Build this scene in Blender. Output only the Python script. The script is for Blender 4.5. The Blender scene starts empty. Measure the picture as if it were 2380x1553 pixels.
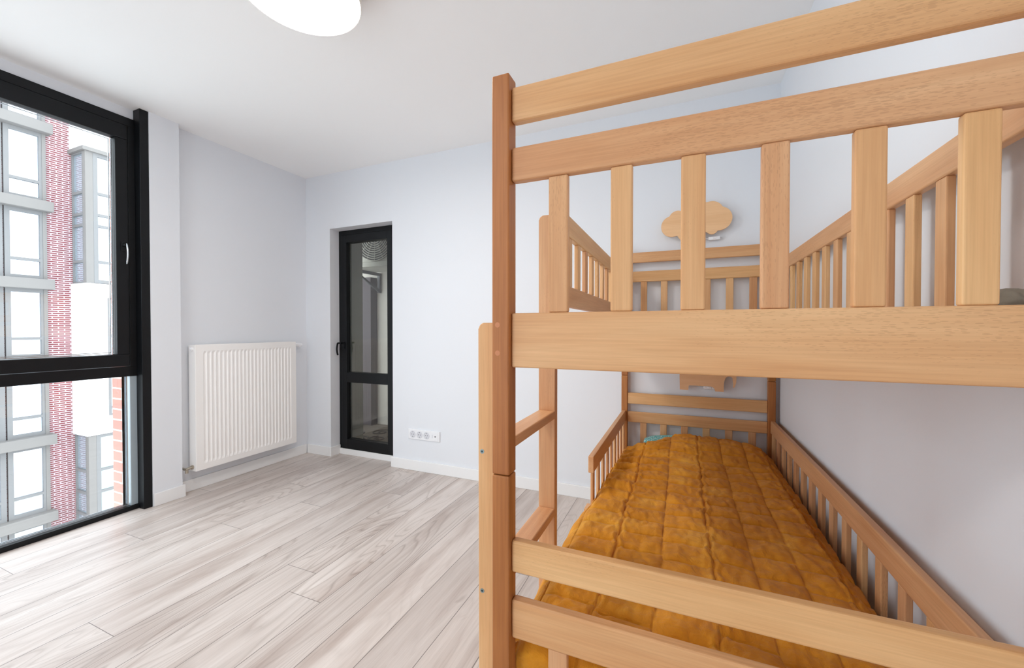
import bpy, bmesh, math, random
from mathutils import Vector, Matrix, noise

random.seed(7)
C = bpy.context.scene.collection
SC = bpy.context.scene

# ------------------------------------------------------------------ camera
CAM = Vector((0.0, 0.0, 1.2241))
cd = bpy.data.cameras.new('camera')
cd.sensor_width = 36.0
cd.lens = 934.05 / 2380.0 * 36.0
cd.clip_start = 0.02
cd.clip_end = 300
cam = bpy.data.objects.new('camera', cd)
cam.location = CAM
cam.rotation_euler = (math.radians(90 - 0.7391), 0, math.radians(22.9231))
C.objects.link(cam)
SC.camera = cam

# ------------------------------------------------------------------ world, exposure
SC.view_settings.view_transform = 'Standard'
SC.view_settings.look = 'None'
SC.view_settings.gamma = 1.0
SC.view_settings.use_curve_mapping = False
SC.view_settings.exposure = 0.0
SKY = 5.0
LAMP = 35.0
w = bpy.data.worlds.new('overcast_sky')
SC.world = w
w.use_nodes = True
wn = w.node_tree
bg = wn.nodes['Background']
bg.inputs['Color'].default_value = (0.86, 0.94, 1.0, 1)
bg.inputs['Strength'].default_value = SKY
SC.cycles.max_bounces = 12
SC.cycles.diffuse_bounces = 7
SC.cycles.transparent_max_bounces = 16

# daylight portal in the window opening
pl = bpy.data.lights.new('daylight_portal', 'AREA')
pl.shape = 'RECTANGLE'
pl.size = 2.6
pl.size_y = 2.5
pl.cycles.is_portal = True
po = bpy.data.objects.new('daylight_portal', pl)
po.location = (-3.50, 0.30, 1.32)
po.rotation_euler = (math.radians(90), 0, math.radians(-90))
C.objects.link(po)
pl2 = pl.copy()                       # and one in the fill window added behind the camera
pl2.size = 0.9
pl2.size_y = 2.3
po2 = bpy.data.objects.new('daylight_portal', pl2)
po2.location = (-1.45, -1.95, 1.25)
po2.rotation_euler = (math.radians(90), 0, 0)
C.objects.link(po2)


# ------------------------------------------------------------------ materials
def hexlin(r, g, b):
    f = lambda c: (c / 255.0) / 12.92 if c / 255.0 <= 0.04045 else ((c / 255.0 + 0.055) / 1.055) ** 2.4
    return (f(r), f(g), f(b), 1)


class NT:
    def __init__(self, name):
        self.m = bpy.data.materials.new(name)
        self.m.use_nodes = True
        self.t = self.m.node_tree
        self.b = self.t.nodes['Principled BSDF']
        self.out = self.t.nodes['Material Output']

    def n(self, typ, **kw):
        nd = self.t.nodes.new(typ)
        for k, v in kw.items():
            setattr(nd, k, v)
        return nd

    def l(self, a, b):
        self.t.links.new(a, b)

    def math(self, op, a, b=None, c=None):
        nd = self.n('ShaderNodeMath', operation=op)
        for i, v in enumerate((a, b, c)):
            if v is None:
                continue
            if isinstance(v, (int, float)):
                nd.inputs[i].default_value = v
            else:
                self.l(v, nd.inputs[i])
        return nd.outputs[0]

    def mix(self, fac, a, b, blend='MIX'):
        nd = self.n('ShaderNodeMix', data_type='RGBA', blend_type=blend)
        for sock, v in ((nd.inputs[0], fac), (nd.inputs[6], a), (nd.inputs[7], b)):
            if isinstance(v, (int, float, tuple)):
                sock.default_value = v
            else:
                self.l(v, sock)
        return nd.outputs[2]

    def noise(self, vec, scale, detail=3, rough=0.5, dist=0.0):
        nd = self.n('ShaderNodeTexNoise')
        nd.inputs['Scale'].default_value = scale
        nd.inputs['Detail'].default_value = detail
        nd.inputs['Roughness'].default_value = rough
        nd.inputs['Distortion'].default_value = dist
        self.l(vec, nd.inputs['Vector'])
        return nd.outputs[0]

    def bump(self, height, strength, dist=0.01):
        nd = self.n('ShaderNodeBump')
        nd.inputs['Strength'].default_value = strength
        nd.inputs['Distance'].default_value = dist
        self.l(height, nd.inputs['Height'])
        self.l(nd.outputs[0], self.b.inputs['Normal'])

    def ramp(self, fac, stops):
        nd = self.n('ShaderNodeValToRGB')
        cr = nd.color_ramp
        while len(cr.elements) < len(stops):
            cr.elements.new(0.5)
        for e, (p, c) in zip(cr.elements, stops):
            e.position = p
            e.color = c
        self.l(fac, nd.inputs[0])
        return nd.outputs[0]


def plain(name, col, rough=0.6, metal=0.0, spec=0.5, speck=0.0, bumps=0.0, scale=60):
    t = NT(name)
    t.b.inputs['Roughness'].default_value = rough
    t.b.inputs['Metallic'].default_value = metal
    t.b.inputs['Specular IOR Level'].default_value = spec
    tc = t.n('ShaderNodeTexCoord')
    nz = t.noise(tc.outputs['Object'], scale, 4)
    d = tuple(c * (1 - speck) for c in col[:3]) + (1,)
    t.l(t.mix(nz, col, d), t.b.inputs['Base Color'])
    if bumps:
        t.bump(nz, bumps, 0.002)
    return t.m


def beech(name, axis, light, dark, fleck=0.25, contrast=1.0):
    """beech with the grain running along one axis of the object"""
    t = NT(name)
    tc = t.n('ShaderNodeTexCoord')
    oi = t.n('ShaderNodeObjectInfo')
    off = t.n('ShaderNodeVectorMath', operation='SCALE')
    cmb = t.n('ShaderNodeCombineXYZ')
    cmb.inputs[0].default_value = 13.1
    cmb.inputs[1].default_value = 7.7
    cmb.inputs[2].default_value = 29.3
    t.l(cmb.outputs[0], off.inputs[0])
    t.l(oi.outputs['Random'], off.inputs['Scale'])
    add = t.n('ShaderNodeVectorMath', operation='ADD')
    t.l(tc.outputs['Object'], add.inputs[0])
    t.l(off.outputs[0], add.inputs[1])

    def mapped(along, across):
        mp = t.n('ShaderNodeMapping')
        s = [across] * 3
        s['xyz'.index(axis)] = along
        mp.inputs['Scale'].default_value = s
        t.l(add.outputs[0], mp.inputs['Vector'])
        return mp.outputs[0]
    broad = t.noise(mapped(1.3, 14), 1.0, 4, 0.55, 0.6)
    fine = t.noise(mapped(5, 230), 1.0, 3, 0.6, 0.2)
    col = t.ramp(broad, [(0.28, dark), (0.52, tuple((a + b) / 2 for a, b in zip(light, dark))), (0.72, light)])
    finem = t.ramp(fine, [(0.30, (0.80, 0.76, 0.72, 1)), (0.62, (1, 1, 1, 1))])
    col = t.mix(0.55 * contrast, col, finem, 'MULTIPLY')
    vor = t.n('ShaderNodeTexVoronoi', feature='F1')
    vor.inputs['Scale'].default_value = 1.0
    vor.inputs['Randomness'].default_value = 1.0
    t.l(mapped(70, 420), vor.inputs['Vector'])
    patch = t.noise(mapped(1.6, 6), 1.0, 2)
    fl = t.math('LESS_THAN', vor.outputs['Distance'], t.math('MULTIPLY', t.math('MAXIMUM', t.math('SUBTRACT', patch, 0.47), 0.0), 1.7))
    col = t.mix(t.math('MULTIPLY', fl, fleck), col, tuple(c * 0.55 for c in dark[:3]) + (1,))
    hsv = t.n('ShaderNodeHueSaturation')
    t.l(col, hsv.inputs['Color'])
    t.l(t.math('ADD', t.math('MULTIPLY', oi.outputs['Random'], 0.14), 0.92), hsv.inputs['Value'])
    t.l(t.math('ADD', t.math('MULTIPLY', oi.outputs['Random'], 0.012), 0.494), hsv.inputs['Hue'])
    t.l(hsv.outputs[0], t.b.inputs['Base Color'])
    t.b.inputs['Roughness'].default_value = 0.42
    t.b.inputs['Specular IOR Level'].default_value = 0.35
    t.bump(fine, 0.06, 0.001)
    return t.m


L_, D_ = hexlin(231, 186, 138), hexlin(209, 153, 103)
PL, PD = hexlin(198, 134, 74), hexlin(162, 100, 46)
WOOD = {a: beech('beech_grain_' + a, a, L_, D_) for a in 'xyz'}
POSTW = beech('dark_beech_post', 'z', PL, PD, 0.1, 1.5)
PLY = beech('pale_plywood', 'x', hexlin(244, 200, 154), hexlin(234, 184, 136), 0.0, 0.5)
PLUG = plain('wood_plug', hexlin(204, 132, 86), 0.5, speck=0.15)

WALL = plain('painted_wall', hexlin(231, 234, 239), 0.75, spec=0.2, speck=0.015, bumps=0.03, scale=220)
CEIL = plain('ceiling_paint', hexlin(249, 249, 249), 0.85, spec=0.1, speck=0.01, bumps=0.02, scale=200)
WHITE = plain('white_trim', hexlin(240, 240, 240), 0.4, speck=0.01)
ENAMEL = plain('white_enamel', hexlin(250, 248, 246), 0.3, speck=0.01)
PLASTIC = plain('white_plastic', hexlin(240, 241, 244), 0.35, speck=0.01)
BLACK = plain('black_aluminium', hexlin(17, 19, 22), 0.42, spec=0.25, speck=0.12, scale=30)
BLACKG = plain('black_gap', hexlin(8, 9, 11), 0.8, spec=0.1)
SILVER = plain('silver_metal', hexlin(205, 210, 214), 0.25, metal=0.9, speck=0.05)
JAMB = plain('frame_sky_reflection', hexlin(176, 190, 198), 0.35, metal=0.2, speck=0.05)  # sky reflected in the glossy black frame, put into the colour
BRASS = plain('nickel_valve', hexlin(190, 180, 165), 0.3, metal=0.9, speck=0.1)
DARKHOLE = plain('dark_hole', hexlin(70, 72, 76), 0.7, speck=0.2)
SOCKIN = plain('socket_recess', hexlin(218, 219, 225), 0.5, speck=0.05)
NUT = plain('zinc_nut', hexlin(150, 165, 165), 0.35, metal=0.8, speck=0.1)
NUTH = plain('nut_socket', hexlin(20, 45, 50), 0.5)
CONC = plain('facade_grey', hexlin(118, 114, 111), 0.8, speck=0.12, scale=3)
CONCD = plain('facade_frame_grey', hexlin(114, 113, 113), 0.7, speck=0.1, scale=3)
RENDERW = plain('white_render', hexlin(245, 246, 248), 0.8, speck=0.02, scale=2)
PIERG = plain('grey_green_render', hexlin(176, 180, 170), 0.8, speck=0.06, scale=6)
LIGHTC = plain('balcony_plaster', hexlin(200, 196, 190), 0.85, speck=0.2, scale=14, bumps=0.2)
DARKP = plain('dark_insulation', hexlin(84, 78, 84), 0.8, speck=0.2, scale=20)
RUGB = plain('dark_rug', hexlin(104, 94, 84), 0.95, speck=0.5, scale=18)
RUGS = plain('scroll_black', hexlin(30, 28, 28), 0.9, speck=0.2)
AC = plain('ac_casing', hexlin(196, 194, 186), 0.5, speck=0.06, scale=10)
ACD = plain('ac_dark', hexlin(44, 40, 40), 0.6, speck=0.1)
STEEL = plain('bracket_steel', hexlin(96, 98, 104), 0.5, metal=0.5, speck=0.2)
GREYB = plain('grey_blanket', hexlin(140, 132, 118), 0.95, speck=0.3, scale=90, bumps=0.4)
MATT = plain('mattress_ticking', hexlin(222, 222, 218), 0.9, speck=0.05, scale=80, bumps=0.2)
ASPH = plain('ground_grey', hexlin(226, 226, 224), 0.9, speck=0.2, scale=1)  # unseen ground, toned pale so more daylight bounces up indoors


def glass(name, refl=0.05, tint=(0.97, 0.985, 0.99, 1)):
    t = NT(name)
    t.t.nodes.remove(t.b)
    tr = t.n('ShaderNodeBsdfTransparent')
    tr.inputs[0].default_value = tint
    gl = t.n('ShaderNodeBsdfGlossy')
    gl.inputs['Roughness'].default_value = 0.0
    lw = t.n('ShaderNodeLayerWeight')
    lw.inputs[0].default_value = 0.5
    fac = t.math('ADD', t.math('MULTIPLY', t.math('POWER', lw.outputs['Facing'], 5.0), 0.9), refl)
    mx = t.n('ShaderNodeMixShader')
    t.l(fac, mx.inputs[0])
    t.l(tr.outputs[0], mx.inputs[1])
    t.l(gl.outputs[0], mx.inputs[2])
    t.l(mx.outputs[0], t.out.inputs['Surface'])
    return t.m


GLASS = glass('clear_glass')
DGLASS = glass('door_glass', 0.10, (0.82, 0.82, 0.79, 1))


def skyglass(name, base, mixv):
    t = NT(name)
    t.b.inputs['Base Color'].default_value = base
    t.b.inputs['Roughness'].default_value = 0.06
    t.b.inputs['Metallic'].default_value = mixv
    tc = t.n('ShaderNodeTexCoord')
    nz = t.noise(tc.outputs['Object'], 0.8, 2)
    t.bump(nz, 0.05, 0.02)
    return t.m


FGLASS = skyglass('facade_glass', hexlin(214, 222, 232), 0.85)
FGLASSB = skyglass('facade_side_glass', hexlin(178, 192, 202), 0.6)
FGREEN = skyglass('facade_green_glass', hexlin(186, 206, 204), 0.5)


def brick_mat(name, c1, c2, mort, bw, rh, ms, axis):
    t = NT(name)
    tc = t.n('ShaderNodeTexCoord')
    sp = t.n('ShaderNodeSeparateXYZ')
    cb = t.n('ShaderNodeCombineXYZ')
    t.l(tc.outputs['Object'], sp.inputs[0])
    t.l(sp.outputs[0 if axis == 'x' else 1], cb.inputs[0])
    t.l(sp.outputs[2], cb.inputs[1])
    bt = t.n('ShaderNodeTexBrick')
    bt.inputs['Color1'].default_value = c1
    bt.inputs['Color2'].default_value = c2
    bt.inputs['Mortar'].default_value = mort
    bt.inputs['Scale'].default_value = 1.0
    bt.inputs['Mortar Size'].default_value = ms
    bt.inputs['Mortar Smooth'].default_value = 0.1
    bt.inputs['Brick Width'].default_value = bw
    bt.inputs['Row Height'].default_value = rh
    t.l(cb.outputs[0], bt.inputs['Vector'])
    t.l(bt.outputs['Color'], t.b.inputs['Base Color'])
    t.b.inputs['Roughness'].default_value = 0.85
    t.bump(bt.outputs['Fac'], 0.3, 0.01)
    return t.m


BRICK = brick_mat('red_brick', hexlin(130, 64, 70), hexlin(112, 52, 58), hexlin(178, 164, 166), 0.33, 0.0785, 0.018, 'y')
BRICKN = brick_mat('near_red_brick', hexlin(204, 136, 124), hexlin(196, 126, 114), hexlin(226, 214, 204), 0.26, 0.0745, 0.0055, 'x')


def floor_mat():
    t = NT('grey_oak_planks')
    tc = t.n('ShaderNodeTexCoord')
    sp = t.n('ShaderNodeSeparateXYZ')
    t.l(tc.outputs['Object'], sp.inputs[0])
    x, y = sp.outputs[0], sp.outputs[1]
    u = t.math('DIVIDE', t.math('ADD', x, 0.1002), 0.1976)
    i = t.math('FLOOR', u)
    fu = t.math('FRACT', u)
    wn1 = t.n('ShaderNodeTexWhiteNoise', noise_dimensions='1D')
    t.l(i, wn1.inputs['W'])
    v = t.math('ADD', t.math('DIVIDE', y, 1.95), t.math('MULTIPLY', wn1.outputs['Value'], 7.0))
    j = t.math('FLOOR', v)
    fv = t.math('FRACT', v)
    cb = t.n('ShaderNodeCombineXYZ')
    t.l(i, cb.inputs[0])
    t.l(j, cb.inputs[1])
    wn2 = t.n('ShaderNodeTexWhiteNoise', noise_dimensions='2D')
    t.l(cb.outputs[0], wn2.inputs['Vector'])
    rid = wn2.outputs['Value']

    def vec(sx, sy, k):
        c = t.n('ShaderNodeCombineXYZ')
        t.l(t.math('MULTIPLY', x, sx), c.inputs[0])
        t.l(t.math('MULTIPLY', y, sy), c.inputs[1])
        t.l(t.math('MULTIPLY', rid, k), c.inputs[2])
        return c.outputs[0]
    ring = t.noise(vec(4.4, 0.62, 61.0), 1.0, 2, 0.45, 0.35)
    saw = t.math('FRACT', t.math('MULTIPLY', ring, 24.0))
    line = t.ramp(saw, [(0.0, (0.66, 0.63, 0.61, 1)), (0.22, (0.93, 0.92, 0.91, 1)), (0.8, (1, 1, 1, 1)), (1.0, (0.74, 0.71, 0.69, 1))])
    soft = t.noise(vec(11, 1.1, 33.0), 1.0, 5, 0.6, 0.4)
    fine = t.noise(vec(180, 5, 17.0), 1.0, 3, 0.6)
    knot = t.noise(vec(9, 3.0, 91.0), 1.0, 3, 0.5, 0.8)
    base = t.ramp(soft, [(0.28, hexlin(186, 173, 166)), (0.5, hexlin(213, 205, 200)), (0.72, hexlin(226, 220, 216))])
    tone = t.mix(rid, hexlin(234, 230, 228), hexlin(255, 252, 250))
    col = t.mix(1.0, base, tone, 'MULTIPLY')
    strength = t.ramp(t.noise(vec(0.7, 0.5, 203.0), 1.0, 1), [(0.40, (0.18, 0.18, 0.18, 1)), (0.66, (0.9, 0.9, 0.9, 1))])
    col = t.mix(strength, col, t.mix(1.0, col, line, 'MULTIPLY'))
    fm = t.ramp(fine, [(0.32, (0.86, 0.85, 0.84, 1)), (0.6, (1, 1, 1, 1))])
    col = t.mix(0.55, col, t.mix(1.0, col, fm, 'MULTIPLY'))
    km = t.ramp(knot, [(0.69, (0, 0, 0, 1)), (0.78, (1, 1, 1, 1))])
    col = t.mix(t.math('MULTIPLY', km, 0.55), col, hexlin(150, 134, 126))
    g1 = t.math('LESS_THAN', fu, 0.016)
    g2 = t.math('LESS_THAN', fv, 0.0014)
    g = t.math('MAXIMUM', g1, g2)
    col = t.mix(t.math('MULTIPLY', g, 0.85), col, hexlin(104, 95, 90))
    t.l(col, t.b.inputs['Base Color'])
    t.l(t.math('ADD', t.math('MULTIPLY', fine, 0.12), 0.30), t.b.inputs['Roughness'])
    t.b.inputs['Specular IOR Level'].default_value = 0.38
    h = t.math('SUBTRACT', t.math('MULTIPLY', fine, 0.2), g)
    t.bump(h, 0.25, 0.0015)
    return t.m


FLOOR = floor_mat()


def quilt_mat():
    t = NT('mustard_linen')
    tc = t.n('ShaderNodeTexCoord')
    nz = t.noise(tc.outputs['Object'], 26, 6, 0.65, 0.8)
    big = t.noise(tc.outputs['Object'], 6, 4, 0.6, 0.3)
    wv = t.noise(tc.outputs['Object'], 420, 2, 0.5)
    col = t.ramp(big, [(0.30, hexlin(200, 128, 30)), (0.55, hexlin(220, 148, 40)), (0.75, hexlin(236, 174, 68))])
    sh = t.ramp(nz, [(0.3, (0.80, 0.76, 0.68, 1)), (0.6, (1, 1, 1, 1))])
    col = t.mix(0.6, col, t.mix(1.0, col, sh, 'MULTIPLY'))
    t.l(col, t.b.inputs['Base Color'])
    t.b.inputs['Roughness'].default_value = 0.92
    t.b.inputs['Specular IOR Level'].default_value = 0.15
    t.b.inputs['Sheen Weight'].default_value = 0.12
    at = t.n('ShaderNodeAttribute', attribute_name='seam_height')
    h = t.math('ADD', t.math('ADD', t.math('MULTIPLY', nz, 0.9), t.math('MULTIPLY', wv, 0.08)), t.math('MULTIPLY', at.outputs['Fac'], 0.55))
    t.bump(h, 0.7, 0.012)
    return t.m


QUILT = quilt_mat()


def teal_mat():
    t = NT('teal_print_cotton')
    tc = t.n('ShaderNodeTexCoord')
    vo = t.n('ShaderNodeTexVoronoi')
    vo.inputs['Scale'].default_value = 120
    t.l(tc.outputs['Object'], vo.inputs['Vector'])
    col = t.ramp(vo.outputs['Distance'], [(0.25, hexlin(232, 240, 236)), (0.42, hexlin(96, 178, 182))])
    t.l(col, t.b.inputs['Base Color'])
    t.b.inputs['Roughness'].default_value = 0.9
    return t.m


TEAL = teal_mat()


def emit(name, col, s):
    t = NT(name)
    t.b.inputs['Base Color'].default_value = (0.9, 0.9, 0.9, 1)
    t.b.inputs['Emission Color'].default_value = col
    t.b.inputs['Emission Strength'].default_value = s
    return t.m


LAMPE = emit('lamp_diffuser', (1.0, 0.955, 0.905, 1), LAMP)


LAMPRIM = plain('lamp_rim', hexlin(226, 218, 208), 0.4, speck=0.02)


# ------------------------------------------------------------------ object helpers
def tag(o, label=None, cat=None, group=None, kind=None):
    if label:
        o['label'] = label
    if cat:
        o['category'] = cat
    if group:
        o['group'] = group
    if kind:
        o['kind'] = kind
    return o


def thing(name, loc, label, cat, group=None, kind=None):
    o = bpy.data.objects.new(name, None)
    o.location = loc
    o.empty_display_size = 0.05
    C.objects.link(o)
    return tag(o, label, cat, group, kind)


def wloc(o):
    v = Vector((0, 0, 0))
    while o:
        v = v + o.location
        o = o.parent
    return v


def put(name, bm, mat, parent=None, origin=None, smooth=False):
    """link a bmesh (world coordinates) as one mesh object with its origin at its centre"""
    me = bpy.data.meshes.new(name)
    if origin is None:
        xs = [v.co for v in bm.verts]
        origin = Vector([(min(c[k] for c in xs) + max(c[k] for c in xs)) / 2 for k in range(3)])
    bmesh.ops.translate(bm, verts=bm.verts, vec=-Vector(origin))
    bmesh.ops.recalc_face_normals(bm, faces=bm.faces)
    if smooth:
        for f in bm.faces:
            f.smooth = True
    bm.to_mesh(me)
    bm.free()
    mats = mat if isinstance(mat, (list, tuple)) else [mat]
    for m in mats:
        me.materials.append(m)
    o = bpy.data.objects.new(name, me)
    C.objects.link(o)
    if parent:
        o.parent = parent
        o.location = Vector(origin) - wloc(parent)
    else:
        o.location = origin
    return o


def box(bm, x0, x1, y0, y1, z0, z1, bev=0.0, seg=2):
    r = bmesh.ops.create_cube(bm, size=1.0)
    vs = r['verts']
    for v in vs:
        v.co = Vector((x0 + (v.co.x + 0.5) * (x1 - x0), y0 + (v.co.y + 0.5) * (y1 - y0), z0 + (v.co.z + 0.5) * (z1 - z0)))
    if bev > 0:
        es = list({e for v in vs for e in v.link_edges})
        bmesh.ops.bevel(bm, geom=es, offset=bev, segments=seg, profile=0.5, affect='EDGES')
    return bm


def bar(name, parent, x0, x1, y0, y1, z0, z1, mat, bev=0.0, seg=2):
    bm = bmesh.new()
    box(bm, x0, x1, y0, y1, z0, z1, bev, seg)
    return put(name, bm, mat, parent)


def cyl(bm, p0, p1, r, seg=24, r2=None):
    p0, p1 = Vector(p0), Vector(p1)
    d = p1 - p0
    q = d.to_track_quat('Z', 'Y')
    m = Matrix.Translation((p0 + p1) / 2) @ q.to_matrix().to_4x4()
    bmesh.ops.create_cone(bm, cap_ends=True, segments=seg, radius1=r, radius2=r if r2 is None else r2, depth=d.length, matrix=m)
    return bm


def prism(bm, pts, axis, a0, a1):
    """extrude a 2D outline between two positions along an axis ('y': pts are x,z; 'x': y,z; 'z': x,y)"""
    def P(p, a):
        if axis == 'y':
            return Vector((p[0], a, p[1]))
        if axis == 'x':
            return Vector((a, p[0], p[1]))
        return Vector((p[0], p[1], a))
    va = [bm.verts.new(P(p, a0)) for p in pts]
    vb = [bm.verts.new(P(p, a1)) for p in pts]
    n = len(pts)
    bm.faces.new(va)
    bm.faces.new(list(reversed(vb)))
    for i in range(n):
        k = (i + 1) % n
        bm.faces.new((va[i], va[k], vb[k], vb[i]))
    return bm


def tube(bm, pts, r, seg=8):
    pts = [Vector(p) for p in pts]
    rings = []
    for i, p in enumerate(pts):
        d = (pts[min(i + 1, len(pts) - 1)] - pts[max(i - 1, 0)]).normalized()
        ref = Vector((0, 0, 1)) if abs(d.z) < 0.9 else Vector((1, 0, 0))
        a = d.cross(ref).normalized()
        b = d.cross(a).normalized()
        rings.append([bm.verts.new(p + a * (r * math.cos(2 * math.pi * k / seg)) + b * (r * math.sin(2 * math.pi * k / seg))) for k in range(seg)])
    for q, s in zip(rings, rings[1:]):
        for k in range(seg):
            bm.faces.new((q[k], q[(k + 1) % seg], s[(k + 1) % seg], s[k]))
    bm.faces.new(rings[0])
    bm.faces.new(list(reversed(rings[-1])))
    return bm


def struct(name, boxes, mat, label, cat, bev=0.0):
    bm = bmesh.new()
    for b in boxes:
        box(bm, *b, bev)
    o = put(name, bm, mat, None, origin=(0, 0, 0))
    return tag(o, label, cat, kind='structure')


# ------------------------------------------------------------------ room shell
XL, XC, XR, YF, YB, ZC = -3.417, -3.346, 0.540, 2.866, -1.8, 2.70
struct('floor', [(-3.5, 0.75, YB - 0.2, 3.03, -0.12, 0.0)], FLOOR, 'pale grey oak plank floor running through the room', 'floor')
struct('ceiling', [(-3.62, 0.75, YB - 0.2, 3.1, ZC, ZC + 0.15)], CEIL, 'plain white painted ceiling over the room', 'ceiling')
struct('wall_far', [(-3.62, -3.10, YF, 3.05, 0, ZC), (-2.36, 0.75, YF, 3.05, 0, ZC), (-3.10, -2.36, YF, 3.05, 2.177, ZC)],
       WALL, 'pale grey far wall with the recessed black door', 'wall')
struct('wall_left', [(-3.60, XL, 1.749, YF, 0, ZC), (-3.50, XC, 1.571, 1.749, 0, ZC), (-3.60, -3.426, YB, 1.571, 2.632, ZC),
                     (-3.60, -3.426, YB, -1.0, 0, 2.632)], WALL, 'pale grey left wall behind the radiator and around the tall window', 'wall')
struct('wall_right', [(XR, 0.75, YB - 0.2, YF, 0, ZC)], WALL, 'pale grey right wall beside the bunk bed', 'wall')
struct('wall_back', [(-3.62, -1.9, YB - 0.2, YB, 0, ZC), (-1.0, XR, YB - 0.2, YB, 0, ZC), (-1.9, -1.0, YB - 0.2, YB, 0, 0.1), (-1.9, -1.0, YB - 0.2, YB, 2.4, ZC)], WALL, 'pale grey wall behind the camera', 'wall')
BH = 0.088
struct('baseboard_far', [(-3.40, -3.10, YF - 0.014, YF, 0, BH), (-3.10 - 0.0, -3.086, YF - 0.014, 2.972, 0, BH), (-2.374, 0.40, YF - 0.014, YF, 0, BH)],
       WHITE, 'white baseboard along the far wall and into the door recess', 'baseboard', 0.003)
struct('baseboard_left', [(XL, XL + 0.014, 1.763, YF - 0.014, 0, BH), (XC, XC + 0.014, 1.573, 1.763, 0, BH), (XL, XC, 1.749, 1.763, 0, BH)],
       WHITE, 'white baseboard under the radiator and round the column', 'baseboard', 0.003)
struct('baseboard_right', [(XR - 0.013, XR, YB, YF - 0.03, 0, BH)], WHITE, 'white baseboard along the right wall behind the bed', 'baseboard', 0.003)
struct('trim_1', [(-3.086, -2.36, 2.962, 2.975, 0, 0.055)], WHITE, 'white sill strip under the black door', 'sill', 0.002)

# ------------------------------------------------------------------ window
win = thing('window_1', (-3.41, 1.0, 0), 'tall black framed window with an opening sash over a fixed pane', 'window', kind='structure')
YW0, YW1 = -0.95, 1.522
YM = 0.18           # unseen second sash beyond the picture edge, added for more daylight
bm = bmesh.new()
box(bm, -3.48, -3.412, YW0, YW1, 2.578, 2.632, 0.002)
box(bm, -3.48, -3.412, YW0, YW1, 0.906, 0.972, 0.002)
box(bm, -3.48, -3.412, 1.486, YW1, 0.972, 2.578, 0.002)
box(bm, -3.48, -3.412, YW0, YW0 + 0.07, 0.0, 2.578, 0.002)
box(bm, -3.48, -3.412, YM - 0.06, YM + 0.03, 0.0, 2.578, 0.002)
put('outer_frame', bm, BLACK, win)
bar('bottom_frame', win, -3.48, -3.408, YW0, YW1, 0.0, 0.031, BLACK, 0.002)
bar('mullion_post', win, -3.43, -3.350, 1.522, 1.571, 0.0, ZC, BLACK, 0.002)
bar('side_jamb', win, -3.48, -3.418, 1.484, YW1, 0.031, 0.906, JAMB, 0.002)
for (ya, yb) in ((YM + 0.035, 1.482), (YW0 + 0.075, YM - 0.065)):
    bm = bmesh.new()
    box(bm, -3.47, -3.404, ya, yb, 2.478, 2.574, 0.004)
    box(bm, -3.47, -3.404, ya, yb, 0.976, 1.054, 0.004)
    box(bm, -3.47, -3.404, ya, ya + 0.066, 1.054, 2.478, 0.004)
    box(bm, -3.47, -3.404, yb - 0.066, yb, 1.054, 2.478, 0.004)
    s = put('sash', bm, BLACK, win)
    bar('pane', s, -3.446, -3.442, ya + 0.05, yb - 0.05, 1.03, 2.50, GLASS)
    bm = bmesh.new()                      # silver spacer bars round the double glazing
    for off in (0.0, 0.016):
        y0, y1, z0, z1 = ya + 0.066 + 0.003 + off * 0.5, yb - 0.066 - 0.003 - off * 0.5, 1.057 + off * 0.5, 2.475 - off * 0.5
        xa = -3.436 - off
        box(bm, xa - 0.003, xa, y0, y1, z1 - 0.004, z1)
        box(bm, xa - 0.003, xa, y0, y1, z0, z0 + 0.004)
        box(bm, xa - 0.003, xa, y0, y0 + 0.005, z0, z1)
        box(bm, xa - 0.003, xa, y1 - 0.005, y1, z0, z1)
    put('glazing_spacer', bm, SILVER, s)
    if yb > 1:
        hb = bmesh.new()
        box(hb, -3.404, -3.396, 1.440, 1.462, 1.735, 1.80, 0.003)
        cyl(hb, (-3.398, 1.451, 1.775), (-3.362, 1.451, 1.775), 0.008)
        h = put('window_handle', hb, BLACK, s)
        lb = bmesh.new()
        pts = [(-3.362 + 0.012 * math.sin(math.pi * k / 10), 1.453, 1.785 - 0.135 * k / 10) for k in range(11)]
        tube(lb, pts, 0.0045, 8)
        put('handle_lever', lb, SILVER, h, smooth=True)
bar('fixed_pane', win, -3.446, -3.442, YM + 0.02, 1.49, 0.02, 0.92, GLASS)
bar('fixed_pane', win, -3.446, -3.442, YW0 + 0.06, YM - 0.05, 0.02, 0.92, GLASS)
bm = bmesh.new()
for off in (0.0, 0.010, 0.020):
    xa = -3.430 - off
    box(bm, xa - 0.003, xa, YM + 0.03, 1.478 - off * 0.3, 0.034 + off * 0.35, 0.038 + off * 0.35)
    box(bm, xa - 0.003, xa, 1.470 - off * 0.3, 1.476 - off * 0.3, 0.034, 0.906)
put('glazing_spacer', bm, SILVER, win)
bar('glazing_gasket', win, -3.452, -3.446, 1.455, 1.466, 0.031, 0.906, BLACKG)

fill_win = thing('added_fill_window', (-1.45, YB - 0.1, 0.1), 'narrow black framed window added for fill light in the unseen wall behind the camera', 'window', kind='structure')  # unseen, added for soft frontal daylight on the bed
bm = bmesh.new()
for (x0, x1, z0, z1) in ((-1.9, -1.0, 0.1, 0.16), (-1.9, -1.0, 2.34, 2.4), (-1.9, -1.84, 0.16, 2.34), (-1.06, -1.0, 0.16, 2.34)):
    box(bm, x0, x1, YB - 0.13, YB - 0.07, z0, z1, 0.002)
put('outer_frame', bm, BLACK, fill_win)
bar('pane', fill_win, -1.86, -1.04, YB - 0.102, YB - 0.098, 0.14, 2.36, GLASS)

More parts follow.
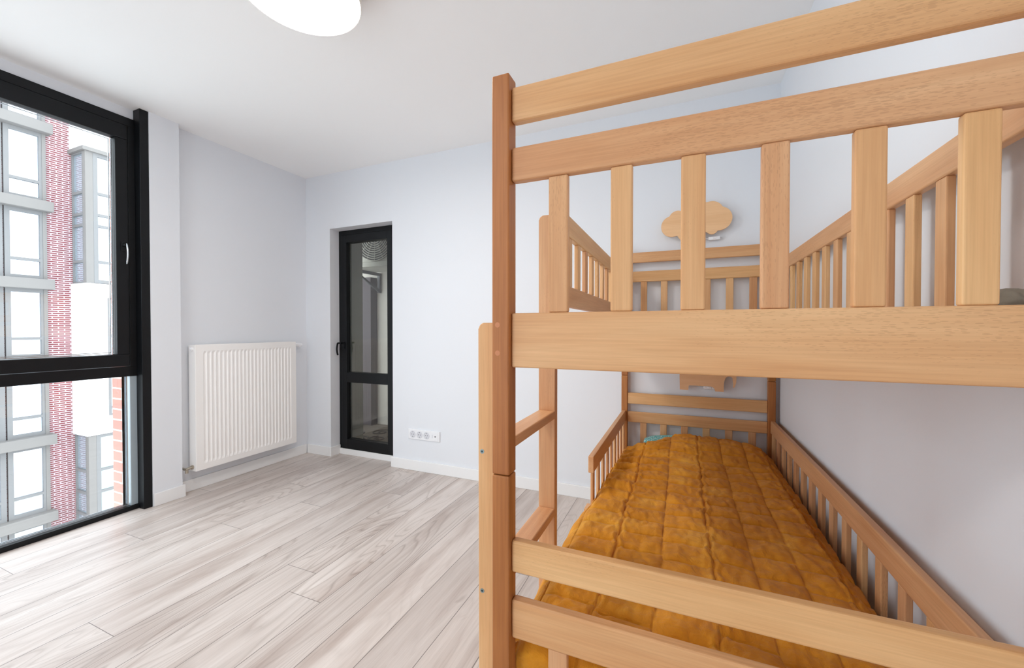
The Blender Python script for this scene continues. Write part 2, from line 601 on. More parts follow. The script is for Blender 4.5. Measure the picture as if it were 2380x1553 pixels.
# ------------------------------------------------------------------ door in the far wall
door = thing('door_1', (-2.73, 2.975, 0), 'narrow black glazed door set in the far wall recess', 'door', kind='structure')
bm = bmesh.new()
box(bm, -3.10, -3.062, 2.975, 3.045, 0.055, 2.177, 0.002)
box(bm, -2.395, -2.36, 2.975, 3.045, 0.055, 2.177, 0.002)
box(bm, -3.062, -2.395, 2.975, 3.045, 2.135, 2.177, 0.002)
put('door_frame', bm, BLACK, door)
bm = bmesh.new()
box(bm, -3.060, -2.998, 2.968, 3.035, 0.057, 2.133, 0.003)
box(bm, -2.505, -2.397, 2.968, 3.035, 0.057, 2.133, 0.003)
box(bm, -2.998, -2.505, 2.968, 3.035, 2.058, 2.133, 0.003)
box(bm, -2.998, -2.505, 2.968, 3.035, 0.704, 0.803, 0.003)
box(bm, -2.998, -2.505, 2.968, 3.035, 0.057, 0.152, 0.003)
leaf = put('door_leaf', bm, BLACK, door)
for z0, z1 in ((0.152, 0.704), (0.803, 2.058)):
    bar('pane', leaf, -3.01, -2.49, 3.000, 3.004, z0 - 0.01, z1 + 0.01, DGLASS)
    bm = bmesh.new()
    box(bm, -2.992, -2.984, 3.006, 3.016, z0, z1)
    box(bm, -2.519, -2.511, 3.006, 3.016, z0, z1)
    put('glazing_spacer', bm, SILVER, leaf)
hb = bmesh.new()
box(hb, -3.045, -3.020, 2.958, 2.968, 1.03, 1.10, 0.003)
cyl(hb, (-3.032, 2.962, 1.085), (-3.032, 2.918, 1.085), 0.008)
box(hb, -3.062, -3.022, 2.910, 2.924, 1.076, 1.094, 0.004)
tube(hb, [(-3.060, 2.917 - 0.012 * math.sin(math.pi * k / 8), 1.088 - 0.118 * k / 8) for k in range(9)], 0.008, 8)
put('door_handle', hb, BLACK, leaf)

# ------------------------------------------------------------------ balcony behind the door
struct('wall_balcony', [(-4.6, -1.6, 4.25, 4.4, -0.2, 2.9), (-1.75, -1.6, 3.05, 4.25, -0.2, 2.9), (-4.6, -4.45, 3.05, 4.25, -0.2, 0.9)],
       LIGHTC, 'rough plastered balcony wall seen through the door glass', 'wall')
struct('trim_2', [(-3.62, -3.25, 3.05, 3.45, -0.05, 2.9)], PIERG, 'grey green wall pier just outside the door glass', 'pier')
struct('trim_3', [(-4.6, -1.6, 3.05, 4.4, 2.75, 2.9)], LIGHTC, 'balcony soffit above the air conditioner', 'soffit')
struct('trim_4', [(-4.6, -1.6, 3.031, 4.4, -0.2, -0.05)], plain('balcony_floor', hexlin(120, 108, 98), 0.8, speck=0.3, scale=12), 'brown balcony floor outside the door', 'floor')
tag(bar('drain_casing', None, -3.96, -3.755, 4.13, 4.25, -0.05, 1.90, DARKP, 0.004), 'dark vertical duct casing against the balcony wall', 'duct')
ac = thing('air_conditioner', (-3.35, 3.9, 1.955), 'outdoor air conditioner on a bracket seen through the door glass', 'air conditioner')
bar('casing', ac, -3.78, -2.92, 3.78, 4.10, 2.015, 2.695, AC, 0.012)
bm = bmesh.new()
cx, cz = -3.36, 2.345
for k in range(11):
    r = 0.05 + 0.0262 * k
    tube(bm, [(cx + r * math.cos(a * math.pi / 18), 3.768, cz + r * math.sin(a * math.pi / 18)) for a in range(37)], 0.0050, 6)
for k in range(16):
    a = 2 * math.pi * k / 16
    tube(bm, [(cx + 0.04 * math.cos(a), 3.766, cz + 0.04 * math.sin(a)), (cx + 0.315 * math.cos(a), 3.766, cz + 0.315 * math.sin(a))], 0.003, 6)
put('fan_grille', bm, AC, ac)
bm = bmesh.new()
cyl(bm, (cx, 3.779, cz), (cx, 3.774, cz), 0.315, 40)
put('fan_opening', bm, ACD, ac)
bm = bmesh.new()
cyl(bm, (cx, 3.775, cz), (cx, 3.758, cz), 0.05, 24)
put('fan_hub', bm, PLASTIC, ac)
bm = bmesh.new()
box(bm, -3.80, -2.90, 3.74, 3.80, 1.960, 2.015, 0.003)
box(bm, -3.80, -2.90, 3.80, 4.14, 1.960, 1.975, 0.0)
put('support_shelf', bm, AC, ac)
for xx in (-3.70, -3.12):
    bm = bmesh.new()
    box(bm, xx - 0.018, xx + 0.018, 3.76, 4.25, 1.925, 1.960)
    box(bm, xx - 0.018, xx + 0.018, 4.215, 4.25, 1.700, 1.925)
    prism(bm, [(3.80, 1.925), (3.84, 1.925), (4.22, 1.745), (4.22, 1.705)], 'x', xx - 0.010, xx + 0.010)
    put('bracket', bm, STEEL, ac)
rug = thing('patterned_rug', (-3.3, 3.75, -0.05), 'dark patterned rug with curling scrolls on the balcony floor', 'rug')
bar('pile', rug, -3.9, -2.5, 3.28, 4.10, -0.05, -0.035, RUGB, 0.004)
bm = bmesh.new()
for (sx, sy, s, a0) in ((-3.40, 3.55, 0.10, 0.4), (-3.20, 3.62, 0.11, 2.2), (-3.05, 3.80, 0.12, 3.4), (-3.36, 3.86, 0.12, 1.0), (-2.9, 3.5, 0.1, 5.0), (-3.62, 3.72, 0.10, 0.2), (-2.78, 3.75, 0.11, 1.2)):
    pts = []
    for k in range(40):
        a = a0 + k * 0.26
        r = s * (1 - k / 44)
        pts.append((sx + r * math.cos(a), sy + r * math.sin(a), -0.033))
    tube(bm, pts, 0.010, 6)
put('scroll_pattern', bm, RUGS, rug)

# ------------------------------------------------------------------ radiator
rad = thing('radiator', (-3.36, 2.24, 0.16), 'white ribbed panel radiator hung on the left wall', 'radiator')
RY0, RY1, RZ0, RZ1, RXF, RXB = 1.822, 2.665, 0.163, 1.103, -3.312, -3.400
bm = bmesh.new()
prof = []
N = 24
y = RY0 + 0.05
pitch = (RY1 - RY0 - 0.10) / N
rows = [(RY0 + 0.002, 0), (RY0 + 0.048, 0)]
for k in range(N):
    a = RY0 + 0.05 + k * pitch
    rows += [(a + pitch * 0.10, 0), (a + pitch * 0.30, -1), (a + pitch * 0.70, -1), (a + pitch * 0.90, 0)]
rows += [(RY1 - 0.048, 0), (RY1 - 0.002, 0)]
zs = [(RZ0 + 0.002, 0), (RZ0 + 0.045, 0), (RZ0 + 0.065, 1), (RZ1 - 0.065, 1), (RZ1 - 0.045, 0), (RZ1 - 0.002, 0)]
grid = [[bm.verts.new((RXF + (0.0065 * d * k), yy, zz)) for (zz, k) in zs] for (yy, d) in rows]
for a, b in zip(grid, grid[1:]):
    for k in range(len(zs) - 1):
        bm.faces.new((a[k], b[k], b[k + 1], a[k + 1]))
ret = bmesh.ops.extrude_face_region(bm, geom=list(bm.faces))
ev = [v for v in ret['geom'] if isinstance(v, bmesh.types.BMVert)]
for v in ev:
    v.co.x = RXF - 0.016
put('front_panel', bm, ENAMEL, rad)
bar('rear_panel', rad, RXB, RXB + 0.014, RY0 + 0.006, RY1 - 0.006, RZ0 + 0.004, RZ1 - 0.004, ENAMEL, 0.003)
bm = bmesh.new()
box(bm, RXB + 0.004, RXF - 0.004, RY0, RY0 + 0.004, RZ0, RZ1, 0.001)
put('side_cover', bm, ENAMEL, rad)
bm = bmesh.new()
box(bm, RXB + 0.004, RXF - 0.004, RY1 - 0.004, RY1, RZ0, RZ1, 0.001)
put('side_cover', bm, ENAMEL, rad)
bm = bmesh.new()
for k in range(40):
    yy = RY0 + 0.02 + k * (RY1 - RY0 - 0.04) / 40
    box(bm, RXB + 0.012, RXF - 0.014, yy, yy + 0.012, RZ1 - 0.006, RZ1 - 0.001)
box(bm, RXF - 0.016, RXF - 0.004, RY0 + 0.002, RY1 - 0.002, RZ1 - 0.006, RZ1 + 0.001)
box(bm, RXB + 0.004, RXB + 0.014, RY0 + 0.002, RY1 - 0.002, RZ1 - 0.006, RZ1 + 0.001)
put('top_grille', bm, ENAMEL, rad)
bm = bmesh.new()
cyl(bm, (-3.345, RY0 + 0.002, 1.073), (-3.345, RY0 - 0.014, 1.073), 0.013)
cyl(bm, (-3.345, RY0 - 0.012, 1.073), (-3.345, RY0 - 0.020, 1.073), 0.006)
put('air_vent', bm, PLASTIC, rad)
bm = bmesh.new()
cyl(bm, (-3.352, RY1 - 0.002, 1.072), (-3.352, RY1 + 0.030, 1.072), 0.009)
valve = put('thermostat_valve', bm, BRASS, rad)
bm = bmesh.new()
cyl(bm, (-3.352, RY1 + 0.022, 1.072), (-3.352, RY1 + 0.040, 1.072), 0.015, 24, 0.021)
cyl(bm, (-3.352, RY1 + 0.040, 1.072), (-3.352, RY1 + 0.085, 1.072), 0.021, 24, 0.018)
for k in range(12):
    a = 2 * math.pi * k / 12
    box(bm, -3.352 + 0.020 * math.cos(a) - 0.002, -3.352 + 0.020 * math.cos(a) + 0.002, RY1 + 0.042, RY1 + 0.07, 1.072 + 0.020 * math.sin(a) - 0.002, 1.072 + 0.020 * math.sin(a) + 0.002)
put('thermostat_head', bm, PLASTIC, valve)
bm = bmesh.new()
cyl(bm, (-3.352, RY0 + 0.004, 0.193), (-3.352, RY0 - 0.012, 0.193), 0.015, 6)
cyl(bm, (-3.352, RY0 - 0.010, 0.193), (-3.352, RY0 - 0.050, 0.188), 0.010)
cyl(bm, (-3.352, RY0 - 0.042, 0.188), (-3.352, RY0 - 0.042, 0.160), 0.010)
cyl(bm, (-3.352, RY0 - 0.046, 0.188), (-3.416, RY0 - 0.046, 0.188), 0.009)
put('pipe_valve', bm, BRASS, rad)

# ------------------------------------------------------------------ ceiling lamp and an added fill lamp
def ceiling_lamp(x, y, label):
    t = thing('ceiling_lamp', (x, y, 2.60), label, 'lamp', 'round ceiling lamps')
    bm = bmesh.new()
    cyl(bm, (x, y, 2.615), (x, y, 2.662), 0.225, 64)
    cyl(bm, (x, y, 2.662), (x, y, ZC), 0.16, 48)
    put('housing', bm, WHITE, t)
    bm = bmesh.new()
    n = 64
    prev = None
    for (r, z) in ((0.2285, 2.612), (0.2285, 2.604), (0.224, 2.600), (0.15, 2.5985), (0.001, 2.598)):
        ring = [bm.verts.new((x + r * math.cos(2 * math.pi * k / n), y + r * math.sin(2 * math.pi * k / n), z)) for k in range(n)]
        if prev:
            for k in range(n):
                bm.faces.new((prev[k], prev[(k + 1) % n], ring[(k + 1) % n], ring[k]))
        prev = ring
    put('diffuser', bm, LAMPE, t, smooth=True)
    bm = bmesh.new()
    prev = None
    for (r, z) in ((0.2245, 2.664), (0.2325, 2.664), (0.2325, 2.5985), (0.2305, 2.597), (0.2290, 2.5985), (0.2290, 2.610)):
        ring = [bm.verts.new((x + r * math.cos(2 * math.pi * k / n), y + r * math.sin(2 * math.pi * k / n), z)) for k in range(n)]
        if prev:
            for k in range(n):
                bm.faces.new((prev[k], prev[(k + 1) % n], ring[(k + 1) % n], ring[k]))
        prev = ring
    put('rim', bm, LAMPRIM, t)
    return t


ceiling_lamp(-1.451, 1.202, 'round glowing ceiling lamp at the top of the picture')
ceiling_lamp(-1.451, -0.75, 'round glowing fill lamp added on the unseen ceiling behind the camera')  # unseen second lamp, added to brighten the room

# ------------------------------------------------------------------ socket strip
so = thing('socket_strip', (-2.027, YF, 0.31), 'white strip of three sockets and a data outlet low on the far wall', 'socket')
bar('cover_frame', so, -2.187, -1.868, YF - 0.010, YF, 0.271, 0.357, PLASTIC, 0.003)
for k in range(3):
    xx = -2.140 + k * 0.071
    bm = bmesh.new()
    n = 28
    prev = None
    for (r, yy) in ((0.030, YF - 0.0115), (0.024, YF - 0.0125), (0.021, YF - 0.0105), (0.019, YF - 0.0102)):
        ring = [bm.verts.new((xx + r * math.cos(2 * math.pi * q / n), yy, 0.314 + r * math.sin(2 * math.pi * q / n))) for q in range(n)]
        if prev:
            for q in range(n):
                bm.faces.new((prev[q], prev[(q + 1) % n], ring[(q + 1) % n], ring[q]))
        prev = ring
    bm.faces.new(prev)
    s = put('socket_insert', bm, SOCKIN, so)
    bm = bmesh.new()
    for dx in (-0.0095, 0.0095):
        cyl(bm, (xx + dx, YF - 0.0104, 0.314), (xx + dx, YF - 0.0112, 0.314), 0.0032, 12)
    box(bm, xx - 0.003, xx + 0.003, YF - 0.0112, YF - 0.0104, 0.292, 0.297)
    box(bm, xx - 0.003, xx + 0.003, YF - 0.0112, YF - 0.0104, 0.331, 0.336)
    put('contact_holes', bm, DARKHOLE, s)
bm = bmesh.new()
box(bm, -1.957, -1.885, YF - 0.0125, YF - 0.010, 0.282, 0.346, 0.001)
dd = put('data_outlet', bm, PLASTIC, so)
bar('outlet_hole', dd, -1.914, -1.905, YF - 0.0135, YF - 0.0122, 0.309, 0.319, DARKHOLE)
bar('dust_cover', dd, -1.940, -1.934, YF - 0.0135, YF - 0.0122, 0.300, 0.330, SOCKIN)

# ------------------------------------------------------------------ bunk bed
BX0, BX1 = -0.378, 0.517          # outer left and right of the posts
BY0, BY1 = 0.782, 2.846           # near and far ends
PW = 0.040
bed = thing('bunk_bed', (0.07, 1.816, 0), 'tall beech bunk bed with slatted guards and a side ladder along the right wall', 'bed')
ZJ, ZT = 0.909, 1.7645
for (px, py) in ((BX0, BY0), (BX1 - PW, BY0), (BX0, BY1 - PW), (BX1 - PW, BY1 - PW)):
    lo = bar('lower_post', bed, px, px + PW, py, py + PW, 0.0, ZJ - 0.0008, POSTW, 0.0035, 3)
    up = bar('upper_post', bed, px, px + PW, py, py + PW, ZJ + 0.0008, ZT, POSTW, 0.0035, 3)
    if py == BY0:
        for zz in (1.2325, 1.172):
            bm = bmesh.new()
            cyl(bm, (px + 0.0135, BY0 + 0.001, zz), (px + 0.0135, BY0 - 0.0004, zz), 0.0058, 24)
            put('wood_plug', bm, PLUG, up)
RXA, RXE = BX0 + PW, BX1 - PW      # rails run between the posts
NEAR = (0.795, 0.818)
FAR = (2.813, 2.833)
BALX = [-0.2355 + 0.1266 * k for k in range(6)]


def end_panel(ys, rails, board, zb):
    for (z0, z1) in rails:
        bar('end_rail', bed, RXA, RXE, ys[0], ys[1], z0, z1, WOOD['x'], 0.005, 3)
    bar('end_board', bed, RXA, RXE, ys[0], ys[1], board[0], board[1], WOOD['x'], 0.004, 3)
    for xc in BALX:
        bar('baluster', bed, xc - 0.0205, xc + 0.0205, ys[0] + 0.0035, ys[1] - 0.0025, zb[0], zb[1], WOOD['z'], 0.0035, 3)


end_panel(NEAR, ((1.6655, 1.739), (1.539, 1.611)), (1.141, 1.258), (1.258, 1.539))
end_panel(NEAR, ((0.697, 0.7655), (0.553, 0.637)), (0.225, 0.345), (0.345, 0.553))
end_panel(FAR, ((1.667, 1.735), (1.538, 1.609)), (1.141, 1.258), (1.258, 1.538))
end_panel(FAR, ((0.717, 0.791), (0.593, 0.664)), (0.225, 0.345), (0.345, 0.593))
SL = (-0.372, -0.350)              # left side rails
SR = (0.490, 0.512)                # right side rails
Y0, Y1 = BY0 + PW, BY1 - PW
for (s, z0, z1) in ((SL, 1.141, 1.258), (SR, 1.141, 1.258), (SL, 0.29, 0.410), (SR, 0.29, 0.410)):
    bar('side_board', bed, s[0], s[1], Y0, Y1, z0, z1, WOOD['y'], 0.004, 3)
# upper left guard, from the tall ladder stile to the far post
bar('guard_rail', bed, SL[0], SL[1], 1.281, Y1, 1.533, 1.605, WOOD['y'], 0.004, 3)
bar('guard_rail', bed, SL[0], SL[1], 1.281, Y1, 1.2975, 1.368, WOOD['y'], 0.004, 3)
for k in range(12):
    ya = 1.334 + 0.125 * k
    bar('baluster', bed, SL[0] + 0.004, SL[1] - 0.002, ya, ya + 0.038, 1.368, 1.533, WOOD['z'], 0.003, 2)
# upper right guard
bar('guard_rail', bed, SR[0], SR[1], Y0, Y1, 1.535, 1.602, WOOD['y'], 0.004, 3)
for k in range(-2, 14):
    ya = 1.0965 + 0.1245 * k
    if Y0 - 0.02 < ya < Y1 - 0.04:
        bar('baluster', bed, SR[0] + 0.002, SR[1] - 0.004, max(ya, Y0 + 0.002), ya + 0.040, 1.258, 1.535, WOOD['z'], 0.003, 2)
# lower left guard, far half only
bar('guard_rail', bed, SL[0], SL[1] + 0.002, 1.727, Y1, 0.600, 0.672, WOOD['y'], 0.003, 3)
for k in range(9):
    ya = 1.7275 + 0.125 * k
    bar('baluster', bed, SL[0] + 0.010, SL[1], ya, ya + 0.036, 0.410, 0.600, WOOD['z'], 0.003, 2)
bar('guard_mount', bed, -0.405, SL[0], 1.790, 1.856, 0.300, 0.411, WOOD['z'], 0.003, 2)
# lower right guard
bar('guard_rail', bed, SR[0], SR[1] + 0.001, Y0, Y1, 0.600, 0.673, WOOD['y'], 0.004, 3)
for k in range(-3, 13):
    ya = 1.237 + 0.1255 * k
    if Y0 < ya < Y1 - 0.04:
        bar('baluster', bed, SR[0] + 0.002, SR[1] - 0.004, ya, ya + 0.038, 0.410, 0.600, WOOD['z'], 0.003, 2)
# mattress bases
for zz in (1.150, 0.300):
    bm = bmesh.new()
    for k in range(14):
        ya = 0.86 + k * 0.138
        box(bm, SL[1], SR[0], ya, ya + 0.07, zz, zz + 0.018)
    put('slat_base', bm, WOOD['x'], bed)


# ladder
def stile(ya, yb, zt):
    bm = bmesh.new()
    x0, x1, r = -0.434, -0.3785, 0.014
    pts = [(x0, 0.0), (x1, 0.0)]
    for k in range(7):
        a = math.pi / 2 * k / 6
        pts.append((x1 - r + r * math.cos(a), zt - r + r * math.sin(a)))
    for k in range(7):
        a = math.pi / 2 + math.pi / 2 * k / 6
        pts.append((x0 + r + r * math.cos(a), zt - r + r * math.sin(a)))
    prism(bm, pts, 'y', ya, yb)
    bmesh.ops.bevel(bm, geom=[e for e in bm.edges if abs(e.verts[0].co.y - e.verts[1].co.y) < 1e-6], offset=0.003, segments=2, profile=0.5, affect='EDGES')
    return put('ladder_stile', bm, WOOD['z'], bed)


s1 = stile(0.8265, 0.8565, 1.238)
s2 = stile(1.252, 1.281, 1.594)
for zz in (0.944, 0.626, 0.300):
    bar('ladder_rung', bed, -0.434, -0.3785, 0.8565, 1.252, zz - 0.0135, zz + 0.0135, WOOD['y'], 0.004, 3)
for zz in (0.9405, 0.6155):
    bm = bmesh.new()
    cyl(bm, (-0.4245, 0.828, zz), (-0.4245, 0.8258, zz), 0.0052, 24)
    nn = put('barrel_nut', bm, NUT, s1)
# dark sockets of the nuts are their own small inlays on the stile
for zz in (0.9405, 0.6155):
    bm = bmesh.new()
    cyl(bm, (-0.4245, 0.8262, zz), (-0.4245, 0.8254, zz), 0.0026, 6)
    put('nut_socket', bm, NUTH, s1)

# ------------------------------------------------------------------ mattresses, pillow, quilt, blanket
def cushion(name, x0, x1, y0, y1, z0, z1, mat, label, cat, bev=0.03):
    bm = bmesh.new()
    box(bm, x0, x1, y0, y1, z0, z1, bev, 4)
    o = put(name, bm, mat, None, smooth=True)
    return tag(o, label, cat)


cushion('mattress', -0.343, 0.484, 0.826, 2.812, 1.168, 1.246, MATT, 'mattress on the upper bunk, mostly hidden behind the end board', 'mattress', 0.02)
cushion('mattress', -0.330, 0.465, 0.840, 2.795, 0.312, 0.428, MATT, 'mattress on the lower bunk under the mustard quilt', 'mattress', 0.03)


def sstep(a, b, x):
    t = max(0.0, min(1.0, (x - a) / (b - a)))
    return t * t * (3 - 2 * t)


def blob(cx, cy, cz, rx, ry, rz, power=2.6, n=28, seedv=0.0, amp=0.0):
    """soft superellipsoid cushion"""
    bm = bmesh.new()
    r = bmesh.ops.create_uvsphere(bm, u_segments=n * 2, v_segments=n, radius=1.0)
    for v in r['verts']:
        d = v.co.normalized()
        k = (abs(d.x) ** power + abs(d.y) ** power + abs(d.z) ** 2.0) ** (-1.0 / power)
        q = noise.noise(d * 3.0 + Vector((seedv, 0, 0))) * amp
        v.co = Vector((cx + d.x * k * rx * (1 + q), cy + d.y * k * ry * (1 + q), cz + d.z * k * rz * (1 + q)))
    return bm


bm = blob(0.070, 2.655, 0.512, 0.290, 0.140, 0.046, 3.0, 24, 3.0, 0.05)
tag(put('pillow', bm, TEAL, None, smooth=True), 'teal patterned pillow peeping out from the head of the mustard quilt', 'pillow')
bm = blob(0.4665, 0.885, 1.266, 0.0185, 0.050, 0.021, 2.4, 20, 8.0, 0.12)
tag(put('folded_blanket', bm, GREYB, None, smooth=True), 'grey folded blanket in the near right corner of the upper bunk', 'blanket')

SEAMX = [-0.49, -0.345, -0.20, -0.057, 0.086, 0.205, 0.325, 0.430]
RUFF = {-0.20, 0.086, 0.430}


def quilt():
    bm = bmesh.new()
    seam = bm.verts.layers.float.new('seam_height')
    ya, yb = 0.8235, 2.735
    ny = 360
    xs_in, xs_out = 0.474, -0.322
    drape = 0.34
    ns = 210
    flat = xs_in - xs_out
    tot = flat + drape
    fr = noise.fractal
    rows = []
    nf = 24
    for a in range(-nf, ny + 1):
        Y = ya + (yb - ya) * max(a, 0) / ny
        hang = 0.20 * max(-a, 0) / nf          # the near end hangs down behind the footboard
        row = []
        tuck = sstep(1.56, 1.70, Y)           # 0 hangs over the side board, 1 tucked inside the guard
        far = sstep(2.70, yb, Y)
        foot = 1 - sstep(ya, ya + 0.035, Y)
        lowl = sstep(1.80, 2.65, Y)

        def top(X):
            z = 0.492
            er = sstep(xs_in - 0.085, xs_in, X)
            z -= 0.028 * er * er
            z += 0.014 * (1 - ((X - 0.07) / 0.42) ** 2)
            py = sstep(2.30, 2.62, Y)
            px = max(0.0, 1 - abs((X - 0.100) / 0.38) ** 2.6)
            z += 0.056 * py * px
            z -= 0.035 * far + 0.014 * foot * foot
            el = sstep(-0.16, xs_out, X)
            z -= 0.048 * el * lowl
            z += 0.010 * el * (1 - lowl)
            return z
        z0 = top(xs_out)
        for b in range(ns + 1):
            s = b / ns * tot                   # from the right edge to the hem on the left
            flatx = xs_in - s                  # seam coordinate
            if s <= flat:
                X, z, k = flatx, top(flatx), 0.0
            else:
                d = s - flat                   # length down the side
                # over the side board, then straight down
                if d < 0.115:
                    q = d / 0.115
                    ox = xs_out - 0.062 * math.sin(q * math.pi / 2)
                    oz = z0 - 0.100 * (1 - math.cos(q * math.pi / 2))
                else:
                    ox = xs_out - 0.062 - 0.010 * math.sin((d - 0.115) / (drape - 0.115) * 2.0)
                    oz = z0 - 0.100 - (d - 0.115)
                # inside the guard: slips down beside the mattress
                q = d / drape
                ix = xs_out - 0.0190 * min(1.0, d / 0.035)
                iz = z0 - 0.006 - 0.070 * q
                X = ox * (1 - tuck) + ix * tuck
                z = oz * (1 - tuck) + iz * tuck
                if 0.0 < tuck < 1.0:
                    z = max(z, (0.425 - 0.30 * sstep(0.35, 0.0, tuck)))
                k = min(1.0, d / 0.115)
            # quilted relief
            wob = 0.011 * noise.noise(Vector((flatx * 3, Y * 4, 1.7)))
            fx = flatx + wob * 0.7
            near = min(SEAMX, key=lambda c: abs(fx - c))
            dseam = abs(fx - near)
            col = sum(1 for c in SEAMX if c < fx)
            cell = 0.112
            yy = Y + 0.024 * noise.noise(Vector((flatx * 5.0, Y * 2.0, 4.0))) + 0.03 * math.sin(col * 2.1)
            fy = abs(((yy / cell) % 1.0) - 0.5) * cell
            dy = cell / 2 - fy
            dmin = min(dseam, dy)
            puff = (1 - math.exp(-dseam / 0.013)) * (1 - math.exp(-dy / 0.013))
            cr = fr(Vector((flatx * 13.0, Y * 9.0, 2.0)), 0.9, 2.1, 5)
            rid = 1 - abs(noise.noise(Vector((flatx * 24.0 + 3 * wob * 40, Y * 11.0, 7.0)))) * 2.0
            h = 0.0100 * puff
            h += 0.0062 * cr * (0.35 + 0.65 * puff)
            h += 0.0040 * rid * (0.25 + 0.75 * puff)
            h += 0.0035 * noise.noise(Vector((flatx * 60.0, Y * 26.0, 9.0))) * (0.4 + puff)
            h += 0.012 * noise.noise(Vector((flatx * 3.2 + 5, Y * 2.4, 6.0)))
            if near in RUFF:
                w_ = abs(fx - near + 0.005 * math.sin(Y * 64) + 0.004 * math.sin(Y * 27 + 1))
                h += 0.0110 * math.exp(-((w_ - 0.010) / 0.0055) ** 2) * (0.75 + 0.6 * noise.noise(Vector((near * 9, Y * 22, 3))))
            # gathered folds by the guard
            gath = sstep(-0.10, -0.28, flatx) * sstep(1.60, 1.85, Y) * (1 - sstep(2.62, 2.72, Y))
            h += 0.013 * gath * math.sin(Y * 50 + 3 * noise.noise(Vector((Y * 3, flatx * 6, 0))))
            Yv = Y - 0.115 * sstep(-0.03, -0.14, flatx) * (1 - sstep(-0.20, -0.26, flatx)) * sstep(2.35, yb, Y)
            sh = -math.exp(-(dmin / 0.0035) ** 2)
            if k == 0.0:
                v = bm.verts.new((X, Yv, z + h))
            else:
                side = k * (1 - tuck)
                fold = 0.006 * math.sin(Y * 23 + 1.5 * math.sin(Y * 7)) * side
                v = bm.verts.new((X - (h * 0.7 + fold) * side, Yv, z + h * (1 - k) * 0.8))
            v.co.z -= hang
            v[seam] = sh
            row.append(v)
        rows.append(row)
    for a in range(ny + nf):
        for b in range(ns):
            bm.faces.new((rows[a][b], rows[a + 1][b], rows[a + 1][b + 1], rows[a][b + 1]))
    o = put('quilt', bm, QUILT, None, smooth=True)
    md = o.modifiers.new('thickness', 'SOLIDIFY')
    md.thickness = 0.005
    md.offset = 0
    return tag(o, 'crumpled mustard linen quilt spread over the lower bunk', 'quilt')


quilt()

# ------------------------------------------------------------------ wooden wall lamps over the bunks
def wall_lamp(name, label, pts, sw, spacer):
    cx = sum(p[0] for p in pts) / len(pts)
    cz = sum(p[1] for p in pts) / len(pts)
    t = thing(name, (cx, YF, cz), label, 'lamp', 'wooden wall lamps')
    bm = bmesh.new()
    prism(bm, pts, 'y', YF - 0.048, YF - 0.036)
    put('wooden_shade', bm, PLY, t)
    bm = bmesh.new()
    box(bm, *spacer[:2], YF - 0.036, YF, *spacer[2:], 0.003)
    put('mount', bm, WHITE, t)
    x0, x1, z0, z1 = sw
    bm = bmesh.new()
    box(bm, x0, x1, YF - 0.026, YF - 0.006, z0, z1, 0.004, 3)
    s = put('cord_switch', bm, PLASTIC, t)
    bar('switch_rocker', s, (x0 + x1) / 2 - 0.011, (x0 + x1) / 2 + 0.011, YF - 0.029, YF - 0.025, z0 + 0.006, z1 - 0.006, PLASTIC, 0.002)
    bm = bmesh.new()
    zc = (z0 + z1) / 2
    tube(bm, [(x0, YF - 0.015, zc), (x0 - 0.03, YF - 0.014, zc + 0.004), (x0 - 0.05, YF - 0.012, zc + 0.03), (x0 - 0.05, YF - 0.012, spacer[2] + 0.01)], 0.0028, 8)
    put('cord', bm, PLASTIC, s)
    return t


circ = [(-0.061, 1.890, 0.068), (-0.030, 1.936, 0.052), (0.100, 1.930, 0.100), (0.165, 1.955, 0.070), (0.209, 1.913, 0.074), (0.048, 1.858, 0.084), (0.171, 1.850, 0.032), (0.0, 1.90, 0.08)]
cc = Vector((0.070, 1.910))
pts = []
for k in range(180):
    a = 2 * math.pi * k / 180
    d = Vector((math.cos(a), math.sin(a)))
    best = 0.02
    for (x, z, r) in circ:
        o = Vector((x, z)) - cc
        b = o.dot(d)
        disc = b * b - (o.length_squared - r * r)
        if disc > 0:
            best = max(best, b + math.sqrt(disc))
    pts.append((cc.x + d.x * best, cc.y + d.y * best))
wall_lamp('cloud_lamp', 'wooden cloud shaped wall lamp above the upper bunk headboard', pts, (0.152, 0.219, 1.786, 1.808), (0.02, 0.16, 1.87, 1.97))
ele = [(-0.011, 0.831), (-0.013, 0.924), (-0.006, 0.994), (0.020, 1.039), (0.070, 1.066), (0.130, 1.072), (0.180, 1.064), (0.215, 1.079), (0.255, 1.077), (0.290, 1.049), (0.308, 1.004),
       (0.312, 0.954), (0.310, 0.892), (0.303, 0.865), (0.296, 0.857), (0.293, 0.862), (0.294, 0.882), (0.290, 0.919), (0.280, 0.927), (0.266, 0.928), (0.254, 0.920), (0.245, 0.899),
       (0.242, 0.874), (0.242, 0.831), (0.195, 0.831), (0.190, 0.846), (0.180, 0.856), (0.165, 0.861), (0.045, 0.861), (0.041, 0.856), (0.040, 0.831)]
wall_lamp('elephant_lamp', 'wooden elephant shaped wall lamp above the lower bunk headboard', ele, (0.130, 0.196, 0.838, 0.862), (0.06, 0.2, 0.93, 1.03))

# ------------------------------------------------------------------ outside
pier = bar('brick_pier', None, -3.752, -3.505, 1.530, 1.78, -1.0, 3.2, BRICKN, 0.0)
tag(pier, 'pale red brick pier of the own facade close outside the lower window pane', 'pier')
FX = -22.0
bd = thing('brick_building', (FX, 7.0, -9.0), 'red brick apartment building with grey bays across the street', 'building')
bm = bmesh.new()
box(bm, FX - 3, FX, 3.0, 11.5, -9, 10.5)
put('brick_wall', bm, BRICK, bd)


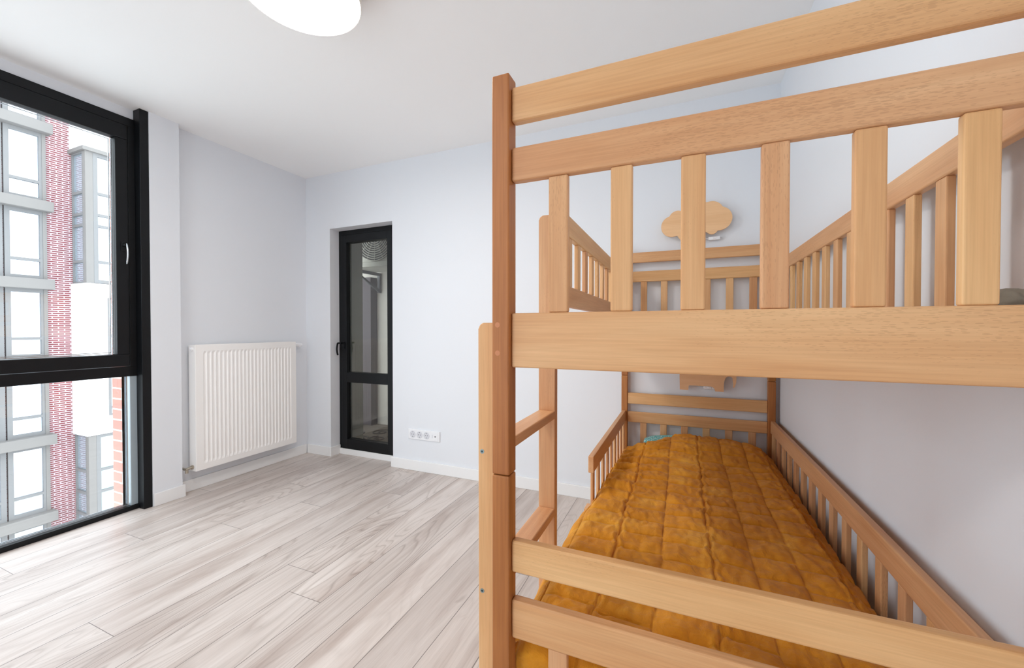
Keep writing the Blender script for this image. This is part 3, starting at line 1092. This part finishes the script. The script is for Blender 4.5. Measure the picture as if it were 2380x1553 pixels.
def facade_window(parent, x, y0, y1, z0, z1, bars, fr=0.09, gmat=None, axis='x', fmat=None):
    bm = bmesh.new()
    d = 0.10

    def B(a0, a1, c0, c1):
        if axis == 'x':
            box(bm, x, x + d, a0, a1, c0, c1)
        else:
            box(bm, a0, a1, x - d, x, c0, c1)
    B(y0, y1, z0, z0 + fr)
    B(y0, y1, z1 - fr, z1)
    B(y0, y0 + fr, z0 + fr, z1 - fr)
    B(y1 - fr, y1, z0 + fr, z1 - fr)
    for zb in bars:
        B(y0 + fr, y1 - fr, zb - 0.05, zb + 0.05)
    f = put('window_frame', bm, fmat or CONCD, parent)
    bm = bmesh.new()
    if axis == 'x':
        box(bm, x + 0.02, x + 0.04, y0 + fr * 0.5, y1 - fr * 0.5, z0 + fr * 0.5, z1 - fr * 0.5)
    else:
        box(bm, y0 + fr * 0.5, y1 - fr * 0.5, x - 0.04, x - 0.02, z0 + fr * 0.5, z1 - fr * 0.5)
    put('pane', bm, gmat or FGLASS, f)
    return f


PITCH = 2.88
for k in range(-5, 4):
    zt = 5.93 + PITCH * k
    if zt < -9 or zt > 9.5:
        continue
    bar('spandrel', bd, FX, FX + 0.45, 3.3, 7.20, zt - 0.37, zt, CONC, 0.02)
    zl, zh = zt + 0.0, zt + PITCH - 0.37
    for (a, b) in ((6.08, 7.06), (4.90, 6.04)):
        facade_window(bd, FX + 0.02, a, b, zl, zh, [zl + 0.70], 0.13)
    bar('bay_jamb', bd, FX, FX + 0.14, 7.0, 7.10, zl, zh, CONC)
# glazed oriel on the right with white rendered storeys
OX = FX + 1.07
OY = 7.82
bar('oriel_core', bd, FX, OX - 0.12, OY + 0.10, 11.5, -9, 10.5, CONC)
bar('oriel_pillar', bd, OX - 0.20, OX, OY, OY + 0.225, -9, 8.09, CONC, 0.01)
bar('oriel_cornice', bd, FX, OX + 0.10, OY - 0.10, 11.5, 8.02, 8.16, CONC, 0.01)
for (z0, z1, bars) in ((3.0, 8.02, [6.48, 5.65, 5.22, 3.83]), (-9.0, -2.9, [-4.3, -5.15, -6.0])):
    facade_window(bd, OX - 0.10, OY + 0.225, 8.95, z0, z1, bars, 0.13, FGLASS if z0 > 0 else FGREEN)
    facade_window(bd, OX - 0.10, 8.97, 11.4, z0, z1, bars, 0.13, FGLASS)
    facade_window(bd, OY + 0.10, FX + 0.02, OX - 0.20, z0, z1, bars, 0.05, FGLASSB, 'y', CONCD)
bar('white_storey', bd, FX, OX + 0.06, OY - 0.06, 11.5, -2.9, 2.98, RENDERW, 0.02)
bar('white_storey', bd, FX, OX + 0.06, OY - 0.06, 11.5, 8.16, 10.6, RENDERW, 0.02)
facade_window(bd, OX + 0.03, 8.40, 9.5, -2.2, 2.45, [0.95, -1.9], 0.06, FGLASSB)
tag(struct('trim_5', [(-60, -3.8, -40, 40, -9.4, -9.0)], ASPH, 'grey courtyard ground far below the window', 'ground'), kind='structure')
